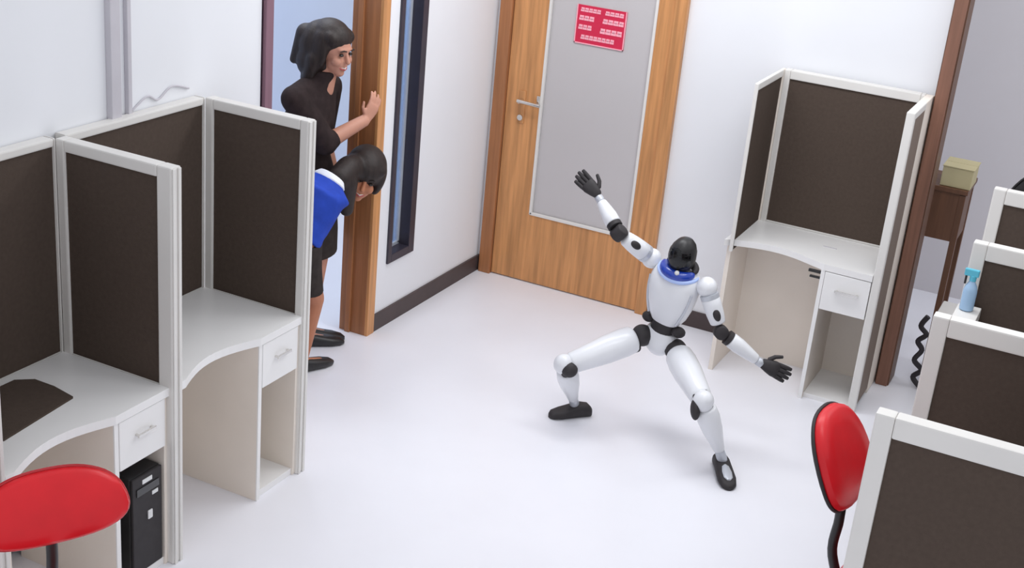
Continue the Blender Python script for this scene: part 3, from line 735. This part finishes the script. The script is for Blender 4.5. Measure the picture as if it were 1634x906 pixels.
def shoe(a_, f_, parent, m='black', k=1.0):
    f_ = V(f_).normalized(); sd = V((0, 0, 1)).cross(f_); base = V((a_[0], a_[1], 0))-f_*.06
    rs = []
    for tt, wd, h0, h1 in ((0, .012, .012, .055), (.012, .026, .0, .075), (.06, .034, .0, .072), (.12, .038, .0, .058), (.18, .042, .0, .046), (.225, .030, .0, .034), (.245, .010, .004, .02)):
        rs.append(ring(base+f_*tt*k+V((0, 0, (h0+h1)/2)), sd*wd, V((0, 0, (h1-h0)/2)), 16, 2.6))
    return loft('shoe', rs, m, parent)
for a_, f_ in zip(an, ((.72, .69, 0), (.8, .6, 0))): shoe(a_, f_, b1)

# ---- stooping person in blue below
hc2 = V((.055, -1.425, .935)); F2 = rotm((.55, -.75, -.22), (.25, .15, .9))
p2 = thing('person', 'person in a royal blue top bending forward in the doorway, head low', 'person', (.0, -1.83, 0))
n2, c2_, wa2, hp2 = V((.035, -1.69, .97)), V((.02, -1.785, .93)), V((.0, -1.865, .82)), V((-.02, -1.93, .72))
sp = (n2-hp2).normalized(); lt2 = V((.95, .1, 0)); lt2 = (lt2-sp*lt2.dot(sp)).normalized(); fr2 = sp.cross(lt2)
shA, shB = n2+lt2*.075-sp*.08, n2-lt2*.10-sp*.07
elA, wrA = V((.08, -1.92, .70)), V((.08, -1.93, .47)); elB, wrB = V((-.18, -1.86, .70)), V((-.19, -1.84, .48))
knees = [(.04, -1.79, .40), (-.13, -1.82, .40)]; anks = [(-.01, -1.80, .08), (-.17, -1.86, .08)]
bm = bmesh.new(); head_into(bm, hc2, F2)
cap_into(bm, n2-sp*.03, hc2-F2 @ V((.02, 0, .04)), .052, .048)
loft_into(bm, [ring(c, lt2*a, fr2*b, 18) for c, a, b in ((n2, .07, .055), (n2-sp*.05, .14, .08), (c2_, .145, .095), (wa2, .12, .09), (hp2, .15, .105), (hp2-V((0, 0, .09)), .12, .10))])
for a, b, c in ((shA, elA, wrA), (shB, elB, wrB)):
    cap_into(bm, a, b, .044, .035); cap_into(bm, b, c, .035, .024)
for k_, a_, sg in zip(knees, anks, (1, -1)):
    cap_into(bm, hp2+lt2*.08*sg-V((0, 0, .04)), k_, .072, .050); cap_into(bm, k_, a_, .050, .032)
    cap_into(bm, V(a_)-V((0, 0, .04)), V(a_)+V((.04, .10, -.052)), .032, .022)
hand_into(bm, wrA+(wrA-elA).normalized()*.02, V((-.1, .3, -.9)), V((-.8, .3, 0)), .95, .4)
hand_into(bm, wrB+(wrB-elB).normalized()*.02, V((.1, .3, -.9)), V((.8, .3, 0)), .95, .4)
b2 = finish('body', remeshed(bm, .0055, 5), 'skin2', p2, smooth=True)
face_parts(b2, hc2, F2)
bm = bmesh.new(); P = lambda f, l, u: hc2+F2 @ V((f, l, u))
ball_into(bm, P(-.022, 0, .052), .118, .100, .096, F2)
ball_into(bm, P(-.08, .0, -.01), .085, .100, .11, F2)
for l in (-1, 1):
    ball_into(bm, P(-.015, l*.085, -.005), .060, .028, .085, F2)
    ball_into(bm, P(.025, l*.052, .072), .050, .040, .036, F2)
cap_into(bm, P(-.05, 0, .02), V((.05, -1.55, 1.00)), .080, .062)
cap_into(bm, V((.05, -1.55, 1.00)), V((.05, -1.62, .97)), .062, .062)
cap_into(bm, V((.06, -1.59, .94)), V((.06, -1.57, .80)), .062, .035)
finish('hair', remeshed(bm, .006, 12, .6), 'hair', b2, smooth=True)
bm = bmesh.new()
loft_into(bm, [ring(c, lt2*a, fr2*b, 24) for c, a, b in ((n2+sp*.01, .066, .058), (n2-sp*.02, .10, .075), (n2-sp*.055, .155, .095), (c2_, .162, .115), (wa2, .145, .110), (hp2+sp*.03, .160, .12))])
for a, b in ((shA, elA), (shB, elB)): cap_into(bm, a, a+(b-a)*.62, .062, .054)
finish('blue_top', remeshed(bm, .008, 5), 'bluetop', b2, smooth=True)
loft('collar', [ring(n2+sp*t_, lt2*a, fr2*b, 20) for t_, a, b in ((-.012, .088, .070), (-.005, .090, .072), (.022, .068, .060), (.024, .060, .052))], 'whitecloth', b2)
loft('skirt', [ring(c, lt2*a, V((0, 1, 0))*b, 28) for c, a, b in ((hp2+sp*.04, .155, .118), (hp2-V((0, 0, .03)), .175, .14), (V((-.03, -1.91, .62)), .175, .14), (V((-.03, -1.88, .50)), .17, .13), (V((-.03, -1.88, .495)), .15, .11))], 'skirt', b2)
for a_ in anks: shoe(a_, (.35, .9, 0), b2)
